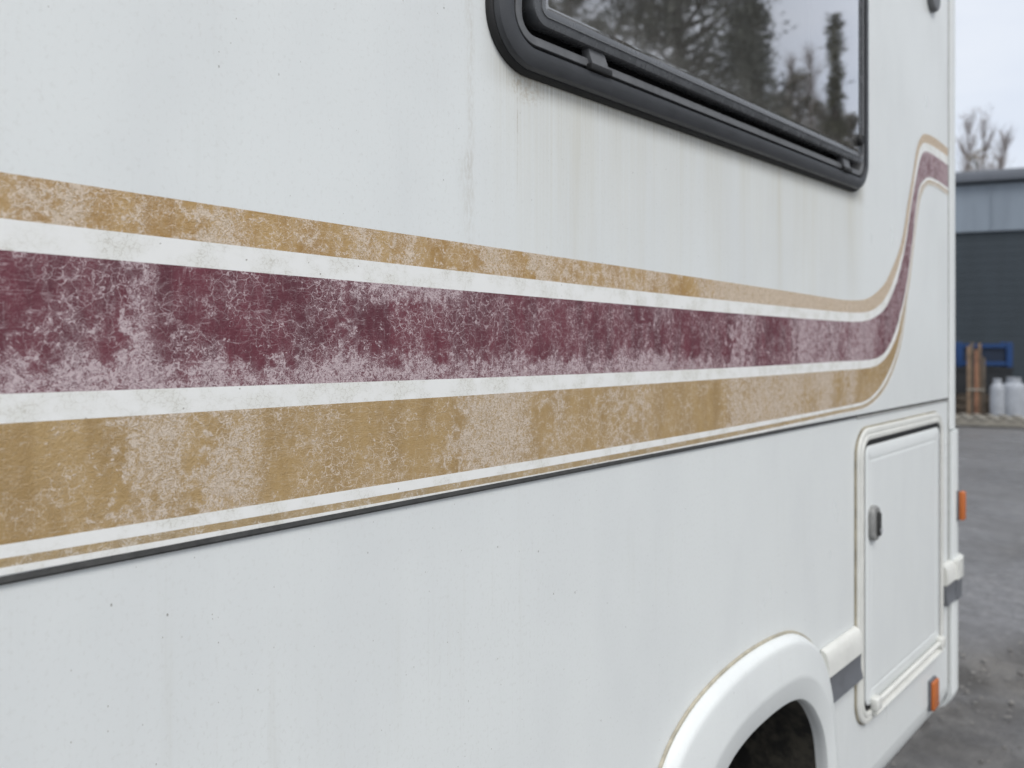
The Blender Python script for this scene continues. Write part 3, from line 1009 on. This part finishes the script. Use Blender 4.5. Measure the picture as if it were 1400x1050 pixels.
def arch_sweep(name, prof, m, parent, cut=0, sharp=60):
    """prof = [(0 at the outer outline .. 1 at the opening, height above the wall)]"""
    a, b = arch_curve(ARCH_OUT), arch_curve(ARCH_IN)
    V, F = [], []
    n = len(a)
    for i in range(cut, n - cut):
        for q, p in prof:
            v = a[i] * (1 - q) + b[i] * q
            V.append((v[0], -p, v[1]))
    k = len(prof)
    for i in range(n - 2 * cut - 1):
        for jj in range(k - 1):
            F.append((i * k + jj, i * k + jj + 1, (i + 1) * k + jj + 1, (i + 1) * k + jj))
    return link(name, pymesh(name, V, F), m, parent, sharp)


arch = arch_sweep('wheel_arch', [(0.0, -0.002), (0.008, 0.004), (0.03, 0.009), (0.075, 0.0170), (0.095, 0.0192), (0.13, 0.0205), (0.18, 0.0213), (0.56, 0.0275), (0.60, 0.0278), (0.64, 0.0270),
                                 (0.92, 0.0185), (0.965, 0.0165), (0.99, 0.0120), (1.0, 0.005), (1.0, -0.008)], M_WHITE, mh, 0, 28)
arch['label'] = 'flared white wheel arch moulding with yellowed sealant edge'
arch_sweep('sealant_bead', [(-0.032, -0.001), (-0.029, 0.0016), (-0.016, 0.0030), (-0.003, 0.0028), (0.008, 0.0020)], M_SEALANT, arch, 4)
arch_sweep('arch_liner', [(0.999, -0.006), (1.0, -0.10), (0.98, -0.33)], M_LINER, arch, 0, 80)
box('arch_back', 0.9, 1.62, 0.325, 0.333, 0.36, 0.95, M_DARK, arch)
wh = lathe('wheel', [(0.185, 0.13), (0.19, 0.04), (0.25, 0.035), (0.287, 0.05), (0.305, 0.075), (0.310, 0.11), (0.310, 0.19), (0.305, 0.225), (0.287, 0.25), (0.19, 0.255)], (ACX, 0.03, 0.31), 'y', M_TYRE, mh, 40)
lathe('rim', [(0.195, 0.045), (0.187, 0.036), (0.180, 0.06), (0.15, 0.075), (0.10, 0.06), (0.06, 0.04), (0.0, 0.038)], (ACX, 0.03, 0.31), 'y', M_RIM, wh, 36)

# ---- bump strip: white ledge above a grey rubbing face
ledge = [(0.0, 0.802), (-0.015, 0.802), (-0.0185, 0.806), (-0.0165, 0.836), (-0.0125, 0.851), (-0.008, 0.856), (0.0, 0.859)]
face = [(0.0, 0.744), (-0.013, 0.744), (-0.0185, 0.748), (-0.0140, 0.770), (-0.0135, 0.790), (-0.0145, 0.8005), (0.0, 0.8015)]
for x0, x1, dx_ in ((1.572, DOOR[0] - 0.004, 0.018), (DOOR[1] + 0.004, XR + 0.02, 0.0), (XL, 0.87, 0.0)):
    s_ = extrude_profile('bump_strip', ledge, 'x', x0, x1, M_CREAM, mh)
    extrude_profile('rubbing_face', face, 'x', x0 + dx_, x1, M_GREYSTRIP, s_)

# ---- rear corner
def corner_prof(x0, out, r):
    p = [(x0, 0.004), (x0, -out + 0.002), (x0 + 0.003, -out)]
    cxn, cyn = 2.512 + out * 0.8, r - out
    for k in range(9):
        a = R(-90 + 90 * k / 8)
        p.append((cxn + r * math.cos(a), cyn + r * math.sin(a)))
    p += [(cxn + r, 0.12), (cxn + r - 0.02, 0.12)]
    return p


extrude_profile('corner_trim', corner_prof(XR + 0.004, 0.004, 0.045), 'z', 1.236, 2.86, M_WHITE, mh)
box('corner_joint', XR, XR + 0.0045, -0.0015, 0.01, 0.50, 2.86, M_JOINT, mh)
cb = extrude_profile('corner_bumper', corner_prof(XR + 0.004, 0.010, 0.055), 'z', 0.47, 1.230, M_WHITE, mh)
# tucked lower end of the corner
V, F = [], []
cp = corner_prof(XR + 0.004, 0.010, 0.055)
lev = [(0.47, 0.0), (0.452, 0.006), (0.432, 0.02), (0.415, 0.045), (0.405, 0.08)]
for z, ins in lev:
    for x, y in cp:
        V.append((x - ins * 0.6 if x > 2.5 else x, min(y + ins, 0.12), z))
k = len(cp)
for i in range(len(lev) - 1):
    for j in range(k - 1):
        F.append((i * k + j, i * k + j + 1, (i + 1) * k + j + 1, (i + 1) * k + j))
link('bumper_foot', pymesh('bumper_foot', V, F), M_WHITE, cb, 50)
wrap = [(2.475, -0.0105), (2.48, -0.0225), (2.53, -0.0225), (2.555, -0.017), (2.575, -0.002), (2.586, 0.02), (2.588, 0.12), (2.56, 0.12)]
extrude_profile('bump_strip', wrap, 'z', 0.803, 0.857, M_CREAM, mh)
wrap2 = [(a - 0.003 if a > 2.5 else a, b + 0.003) for a, b in wrap]
extrude_profile('rubbing_face', wrap2, 'z', 0.744, 0.8015, M_GREYSTRIP, cb)

# ---- marker lamps
def lamp(x0, x1, y, z0, z1, dep, parent, label):
    b = box('marker_lamp', x0 - 0.001, x1 + 0.002, y - 0.006, y + 0.004, z0 - 0.002, z1 + 0.002, M_GREYSTRIP, parent, 0.002)
    b['label'] = label
    box('lens', x0, x1, y - dep, y - 0.005, z0, z1, M_LENS, b, 0.005, 3)


lamp(2.283, 2.335, 0.0005, 0.487, 0.565, 0.014, mh, 'small orange side marker lamp low on the skirt')
lamp(2.512, 2.540, -0.009, 0.968, 1.052, 0.020, mh, 'orange marker lamp on the rear corner edge')
# grey vent at the top of the side wall
ring('side_vent', (2.265, 2.345, 2.392, 2.50), 0.038, [(0.0, 0.0), (0.0, 0.010), (0.004, 0.014), (0.012, 0.015)], M_LEDGE, mh, cap=True)

# ------------------------------------------------------------------ warehouse across the yard
def clad_mat(name, col, rough):
    m = Mat(name, col, rough)
    o = m.obj()
    st = m.noise(m.map(o, (3, 3, 0.4)), 1.0, 5, 0.6)
    m.color(m.mix(m.step(st, 0.4, 0.75), col, tuple(c * 0.82 for c in col[:3]) + (1,)))
    return m.m


M_CLAD = clad_mat('grey steel cladding', (0.25, 0.295, 0.345, 1), 0.5)
M_FASCIA = clad_mat('blue grey eaves', (0.15, 0.165, 0.19, 1), 0.5)
M_SHUT = clad_mat('slate roller door', (0.036, 0.049, 0.060, 1), 0.55)
M_CONC = simple('pale concrete', (0.27, 0.25, 0.21, 1), 0.9, 0.2, 2)
M_WOOD = simple('weathered wood', (0.23, 0.155, 0.10, 1), 0.8, 0.35, 6)
M_BRICK = simple('red brown boards', (0.30, 0.15, 0.09, 1), 0.8, 0.35, 6)
M_WOODP = simple('grey pallet wood', (0.13, 0.105, 0.08, 1), 0.85, 0.35, 6)
M_BLUE = simple('blue plastic', (0.009, 0.048, 0.16, 1), 0.5, 0.15, 3)
M_TANK = simple('white gas bottle paint', (0.38, 0.40, 0.43, 1), 0.4, 0.15, 5)
M_BLACKP = simple('black plastic', (0.022, 0.024, 0.027, 1), 0.6, 0.2, 5)

BT = 17.0
p0, p1 = at(1200, 462, BT * 1.02), at(2050, 462, BT * 0.80)
fx = Vector((p1.x - p0.x, p1.y - p0.y, 0))
fx.normalize()
EXT = 9.0                        # the facade runs on behind the motorhome
p0 = p0 - fx * EXT
BL = (p1 - p0).length
ang = math.atan2(fx.y, fx.x)
wr = root('warehouse', (p0.x, p0.y, 0), 'blue grey metal warehouse with a dark roller door across the yard', 'building')
wr.rotation_euler = (0, 0, ang)
PINV[wr.name] = Matrix.Identity(4)      # its parts are laid out in its own axes: x along the facade, y into it
zt = CAM_H + (462 - 240) / FPX * BT
zd = CAM_H + (462 - 320) / FPX * BT
DX0, DX1 = EXT + 0.9, EXT + 7.6
box('wall', 0, DX0, 0, 0.2, 0, zt - 0.28, M_CLAD, wr)
box('wall', DX1, BL, 0, 0.2, 0, zt - 0.28, M_CLAD, wr)
box('wall', DX0 + 0.002, DX1 - 0.002, 0.002, 0.2, zd, zt - 0.28, M_CLAD, wr)
box('side_wall', 0, 0.2, 0.202, 14, 0, zt - 0.28, M_CLAD, wr)
box('side_wall', BL - 0.2, BL, 0.202, 14, 0, zt - 0.28, M_CLAD, wr)
box('back_wall', 0.2, BL - 0.2, 13.8, 14, 0, zt - 0.28, M_CLAD, wr)
gut = box('eaves', -0.15, BL + 0.15, -0.16, 0.30, zt - 0.24, zt, M_FASCIA, wr, 0.03)
extrude_profile('roof', [(0.3, zt - 0.12), (7.0, zt + 0.6), (14.1, zt - 0.12), (14.1, zt - 0.25), (7, zt + 0.45), (0.3, zt - 0.25)], 'x', -0.1, BL + 0.1, M_FASCIA, wr)
# vertical cladding ribs above the door
for i in range(7):
    x = DX0 + 0.3 + i * 1.0
    if x < DX1:
        box('cladding_rib', x, x + 0.02, -0.012, 0.001, zd + 0.02, zt - 0.245, M_CLAD, wr)
dr = box('roller_door', DX0, DX1, 0.10, 0.16, 0.0, zd, M_SHUT, wr)
ns = 22
for i in range(ns):
    z0 = zd * i / ns
    box('slat', DX0 + 0.05, DX1 - 0.05, 0.072, 0.0995, z0 + 0.001, z0 + zd / ns - 0.001, M_SHUT, dr, 0.003, 1)
for x in (DX0, DX1 - 0.08):
    box('door_guide', x - 0.04, x + 0.09, -0.02, 0.0995, 0, zd - 0.003, M_FASCIA, wr)
box('door_sill', DX0 - 0.3, DX1 + 0.3, -1.1, 0.07, 0.0, 0.11, M_CONC, wr, 0.02)
# small wall lamp
wl = box('wall_lamp', EXT + 3.35, EXT + 3.6, -0.18, -0.032, zd + 0.55, zd + 0.85, M_BLACKP, wr, 0.03)

# ---- things stacked at its foot (their own axes follow the facade)
def put(name, px, t, label, cat, group=None):
    p = at(px, 462, t)
    o = root(name, (p.x, p.y, 0.0), label, cat, group)
    o.rotation_euler = (0, 0, ang)
    PINV[o.name] = Matrix.Identity(4)
    return o


def pallet(px, t, label, z=0.02, group='pallets at the warehouse', wd=1.2, layers=1, mat=None):
    o = put('pallet', px, t, label, 'pallet', group)
    o.location.z = z
    mat = mat or M_WOODP
    for l in range(layers):
        zz = l * 0.145
        for k in range(3):
            box('bearer', -wd / 2, wd / 2, -0.4 + k * 0.36, -0.31 + k * 0.36, zz + 0.02, zz + 0.12, mat, o)
        for k in range(7):
            x = -wd / 2 + k * (wd - 0.1) / 6
            box('slat', x, x + 0.1, -0.42, 0.44, zz + 0.121, zz + 0.143, mat, o)
    return o


T0 = 14.6
pallet(1328, T0, 'grey wooden pallets piled beneath the dark crate and blue cage', layers=3, wd=1.3)
box_root = put('storage_crate', 1330, T0, 'dark plastic storage crate on the pallets, carrying the blue cage', 'crate')
box_root.location.z = 0.455


def crate(o, wd, dp, hg, m, th=0.03):
    box('base', -wd / 2, wd / 2, -dp / 2, dp / 2, 0, th, m, o)
    for s_ in (-1, 1):
        box('side', s_ * (wd / 2 - th / 2) - th / 2, s_ * (wd / 2 - th / 2) + th / 2, -dp / 2, dp / 2, th + 0.001, hg, m, o)
        box('side', -wd / 2 + th + 0.001, wd / 2 - th - 0.001, s_ * (dp / 2 - th / 2) - th / 2, s_ * (dp / 2 - th / 2) + th / 2, th + 0.001, hg - 0.002, m, o)
    box('rim', -wd / 2 - 0.02, wd / 2 + 0.02, -dp / 2 - 0.02, -dp / 2 - 0.001, hg - 0.06, hg, m, o)
    for k in range(3):
        x = -wd * 0.36 + k * wd * 0.36
        box('rib', x - 0.02, x + 0.02, -dp / 2 - 0.015, -dp / 2 - 0.0005, 0.01, hg - 0.062, m, o)


crate(box_root, 1.15, 0.7, 0.50, M_BLACKP)
bc = put('storage_cage', 1342, T0, 'blue framed storage cage on top of the pile beside the warehouse door', 'cage')
bc.location.z = 0.958
M_CAGE = simple('dark cage mesh', (0.012, 0.022, 0.045, 1), 0.7, 0.2, 5)
for sx in (-1, 1):
    for sy in (-1, 1):
        box('post', sx * 0.40 - 0.05, sx * 0.40 + 0.05, sy * 0.26 - 0.04, sy * 0.26 + 0.04, 0, 0.46, M_BLUE, bc, 0.008, 1)
for sy in (-1, 1):
    for z in (0.03, 0.36):
        box('rail', -0.349, 0.349, sy * 0.26 - 0.03, sy * 0.26 + 0.03, z, z + 0.07, M_BLUE, bc)
    box('mesh_panel', -0.349, 0.349, sy * 0.25 - 0.006, sy * 0.25 + 0.006, 0.101, 0.359, M_CAGE, bc)
box('base', -0.349, 0.349, -0.229, 0.229, 0.02, 0.05, M_CAGE, bc)
# upright bundle of brown boards in front of the crates
bd = put('board_bundle', 1334, T0 - 0.75, 'upright bundle of brown boards standing before the blue cage', 'boards')
for k in range(5):
    hb = (1.36, 1.42, 1.28, 1.40, 1.15)[k]
    box('board', -0.14 + k * 0.058, -0.14 + k * 0.058 + 0.05, -0.05 + 0.03 * (k % 2), 0.0 + 0.03 * (k % 2), 0.0, hb, (M_WOOD, M_BRICK, M_WOODP)[(k * 2) % 3], bd, 0.004, 1)
box('strap', -0.14, 0.14, -0.06, 0.03, 0.55, 0.59, M_CONC, bd)


def bottle(px, t, hg, r_, label):
    o = put('gas_bottle', px, t, label, 'gas bottle', 'white gas bottles')
    lathe('body', [(r_ * .82, 0.0), (r_ * .85, 0.05), (r_, 0.07), (r_, hg * .74), (r_ * .93, hg * .82), (r_ * .6, hg * .89), (r_ * .25, hg * .91), (0, hg * .91)], (0, 0, 0), 'z', M_TANK, o, 24, 30)
    lathe('valve', [(0.03, hg * .90), (0.03, hg * .95), (0.045, hg * .955), (0.045, hg * .985), (0, hg * .99)], (0, 0, 0), 'z', M_METAL, o, 12)
    lathe('collar', [(r_ * .55, hg * .88), (r_ * .58, hg), (r_ * .54, hg), (r_ * .52, hg * .89)], (0, 0, 0), 'z', M_TANK, o, 20)
    return o


bottle(1363.5, T0 - 1.0, 0.78, 0.115, 'slim white gas bottle next to the brown boards')
bottle(1386, T0 - 1.0, 0.80, 0.20, 'wide white gas bottle in the middle of the row')
bottle(1417, T0 - 1.0, 0.80, 0.20, 'white gas bottle at the right edge of the picture')
pallet(1388, T0 + 0.3, 'single dark pallet behind the white gas bottles', layers=4, wd=1.0, mat=M_BLACKP)
pallet(1340, T0 - 1.4, 'pale flat pallet lying in front of the brown boards', z=0.012, wd=1.3, mat=M_CONC)

# ------------------------------------------------------------------ trees
def leaf_mat(name, a, b, tr=0.25):
    m = Mat(name, a, 0.6)
    o = m.obj()
    m.color(m.mix(m.step(m.noise(o, 1.3, 4, 0.6), 0.35, 0.68), a, b))
    return m.m


M_BARK = simple('grey brown bark', (0.10, 0.082, 0.066, 1), 0.9, 0.3, 8, 0.6, 30)
M_TWIG = simple('bare twigs', (0.28, 0.24, 0.22, 1), 0.9, 0.25, 2)
M_EVER = leaf_mat('dark evergreen foliage', (0.070, 0.078, 0.055, 1), (0.11, 0.115, 0.08, 1))
M_OLIVE = leaf_mat('olive conifer foliage', (0.12, 0.115, 0.06, 1), (0.085, 0.085, 0.05, 1))
M_HEDGE = leaf_mat('russet hedge foliage', (0.30, 0.24, 0.17, 1), (0.22, 0.185, 0.13, 1))
M_HEDGE2 = leaf_mat('olive brown scrub foliage', (0.17, 0.145, 0.10, 1), (0.12, 0.11, 0.08, 1))


def bare_tree(pos, hgt, seed, label, rad=0.13, lean=(0, 0), reach=0.9, n=170, group=None):
    """upright bare tree: leader with ascending branches that end in sprays of twigs"""
    rnd = random.Random(seed)
    o = root('bare_tree', pos, label, 'tree', group)
    PINV[o.name] = Matrix.Identity(4)
    V, F = [], []

    def axis(f):
        return Vector((lean[0] * f * f + .06 * math.sin(f * 5 + seed), lean[1] * f * f + .06 * math.cos(f * 4 + seed), hgt * f))
    fs = [k / 9 for k in range(10)]
    tube_into(V, F, [axis(f) for f in fs], [rad * (1 - .93 * f) for f in fs], 7)
    link('trunk', pymesh('trunk', V, F), M_BARK, o, 60)
    V, F = [], []
    for k in range(n):
        f = .3 + .68 * rnd.random() ** .7
        a = rnd.uniform(0, 6.283)
        ln = reach * (1.25 - f) * rnd.uniform(.7, 1.5)
        out = rnd.uniform(.25, .75)
        d = Vector((math.cos(a) * out, math.sin(a) * out, 1)).normalized()
        p = axis(f)
        pts = [p]
        for q in range(4):
            d = (d + Vector((rnd.gauss(0, .1), rnd.gauss(0, .1), .12))).normalized()
            pts.append(pts[-1] + d * ln / 4)
        tube_into(V, F, pts, [.020, .015, .011, .008, .005], 3)
        for q in range(7):
            s0 = pts[rnd.randint(1, 4)]
            e = (d + Vector((rnd.gauss(0, .45), rnd.gauss(0, .45), rnd.gauss(.1, .25)))).normalized() * ln * rnd.uniform(.25, .6)
            tube_into(V, F, [s0, s0 + e * .5 + Vector((rnd.gauss(0, .02), rnd.gauss(0, .02), 0)), s0 + e], [.008, .006, .004], 3)
    link('crown', pymesh('crown', V, F), M_TWIG, o)
    return o


def leaf_clumps(cents, rnd, size, per, spread):
    V, F = [], []
    for c, s_ in cents:
        for _ in range(per):
            p = c + Vector((rnd.gauss(0, 1), rnd.gauss(0, 1), rnd.gauss(0, .8))) * spread * s_
            a = Vector((rnd.gauss(0, 1), rnd.gauss(0, 1), rnd.gauss(0, 1))).normalized() * size * rnd.uniform(.5, 1.3)
            b = a.cross(Vector((rnd.gauss(0, 1), rnd.gauss(0, 1), rnd.gauss(0, 1)))).normalized() * a.length * .42
            i = len(V)
            V += [p - a, p + b, p + a, p - b]
            F.append((i, i + 1, i + 2, i + 3))
    return V, F


def leafy(name, pos, hgt, wid, seed, label, m, shape='round', clumps=140, per=70, leaf=0.11, base=0.12, group=None, cat='tree'):
    rnd = random.Random(seed)
    o = root(name, pos, label, cat, group)
    PINV[o.name] = Matrix.Identity(4)
    V, F = [], []
    pts = [Vector((0, 0, -.1)), Vector((.08, .03, hgt * .3)), Vector((-.06, .05, hgt * .6)), Vector((.02, 0, hgt * .96))]
    r0 = hgt * .018 + .04
    tube_into(V, F, pts, [r0 * 1.3, r0, r0 * .6, r0 * .12], 8)
    cents = []
    for _ in range(clumps):
        h = rnd.uniform(base, 1.0)
        if shape == 'cone':
            rr = wid * (1 - (h - base) / (1 - base)) ** .8 * .95 + .05
        elif shape == 'column':
            rr = wid * (1 - max(0, (h - .35) / .65) ** 1.3 * .95)
        else:
            k = (h - base) / (1 - base)
            rr = wid * math.sqrt(max(0, 1 - (2 * k - .9) ** 2 / 1.3))
        a = rnd.uniform(0, 6.283)
        q = rr * math.sqrt(rnd.random())
        c = Vector((math.cos(a) * q, math.sin(a) * q, h * hgt - (0.12 * q if shape == 'cone' else 0)))
        cents.append((c, rnd.uniform(.6, 1.3)))
        if q > .3 * wid and rnd.random() < .6:
            st = Vector((0, 0, max(0.1, c.z - q * .5)))
            tube_into(V, F, [st, st.lerp(c, .5) + Vector((0, 0, -.05)), c], [r0 * .3, r0 * .2, .008], 4)
    link('trunk', pymesh('trunk', V, F), M_BARK, o, 60)
    lv, lf = leaf_clumps(cents, rnd, leaf, per, wid * .16 if shape != 'column' else wid * .3)
    link('crown', pymesh('crown', lv, lf), m, o)
    return o


# behind the warehouse
for i, (px, t, hg, ln, lab) in enumerate(((1318, 33, 10.9, 0.25, 'bare upright tree behind the warehouse, next to the motorhome corner'),
                                           (1338, 34, 11.2, 0.35, 'bare upright tree behind the warehouse, middle one of three'),
                                           (1352, 33, 10.2, 0.8, 'bare tree leaning right behind the warehouse roof'))):
    p = at(px, 462, t)
    bare_tree((p.x, p.y, 0), hg, 20 + i, lab, 0.12, (ln * SN, -ln * CS), 1.8, 85, 'bare trees behind the warehouse')
p = at(1336, 462, 31)
leafy('hedge_shrub', (p.x, p.y, 0), 8.9, 0.85, 31, 'russet brown shrub showing just over the warehouse roof', M_HEDGE, 'round', 120, 40, .07, .1, None, 'shrub')

# on the camera's side of the yard, mirrored by the window
MG = 'trees mirrored in the window'
leafy('evergreen_tree', mirrored(925, 19), 12.8, 2.1, 41, 'big dark evergreen mirrored in the middle of the window', M_EVER, 'round', 240, 110, .09, .1, MG)
leafy('evergreen_tree', mirrored(772, 17), 11.0, 1.0, 42, 'dark evergreen mirrored at the left of the window', M_EVER, 'round', 120, 110, .09, .1, MG)
leafy('evergreen_tree', mirrored(1022, 22), 11.0, 1.5, 43, 'shorter dark evergreen mirrored right of the big one', M_EVER, 'cone', 200, 100, .09, .1, MG)
leafy('columnar_conifer', mirrored(1139, 21), 10.4, 0.26, 44, 'slim olive conifer mirrored near the right end of the window', M_OLIVE, 'column', 190, 70, .07, .05, MG)
for i, (px, t, hg) in enumerate(((1072, 27, 11.2), (1101, 30, 12.6))):
    bare_tree(mirrored(px, t), hg, 60 + i, ('bare twiggy tree mirrored beside the shorter evergreen', 'bare twiggy tree mirrored beside the slim conifer')[i], 0.12, (0.1, 0.1), 1.6, 190, MG)
for i, (px, t, hg, wd, lab) in enumerate(((1090, 24, 9.7, 0.8, 'tallest olive brown scrub bush mirrored low in the window'), (1124, 25, 9.2, 0.8, 'olive brown scrub bush mirrored at the foot of the slim conifer'),
                                          (1158, 26, 9.0, 0.7, 'olive brown scrub bush mirrored in the right corner of the window'), (1058, 25, 9.4, 0.7, 'olive brown scrub bush mirrored below the shorter evergreen'))):
    leafy('scrub_bush', mirrored(px, t), hg, wd, 70 + i, lab, M_HEDGE2, 'round', 120, 60, .08, .02, 'scrub mirrored in the window', 'bush')
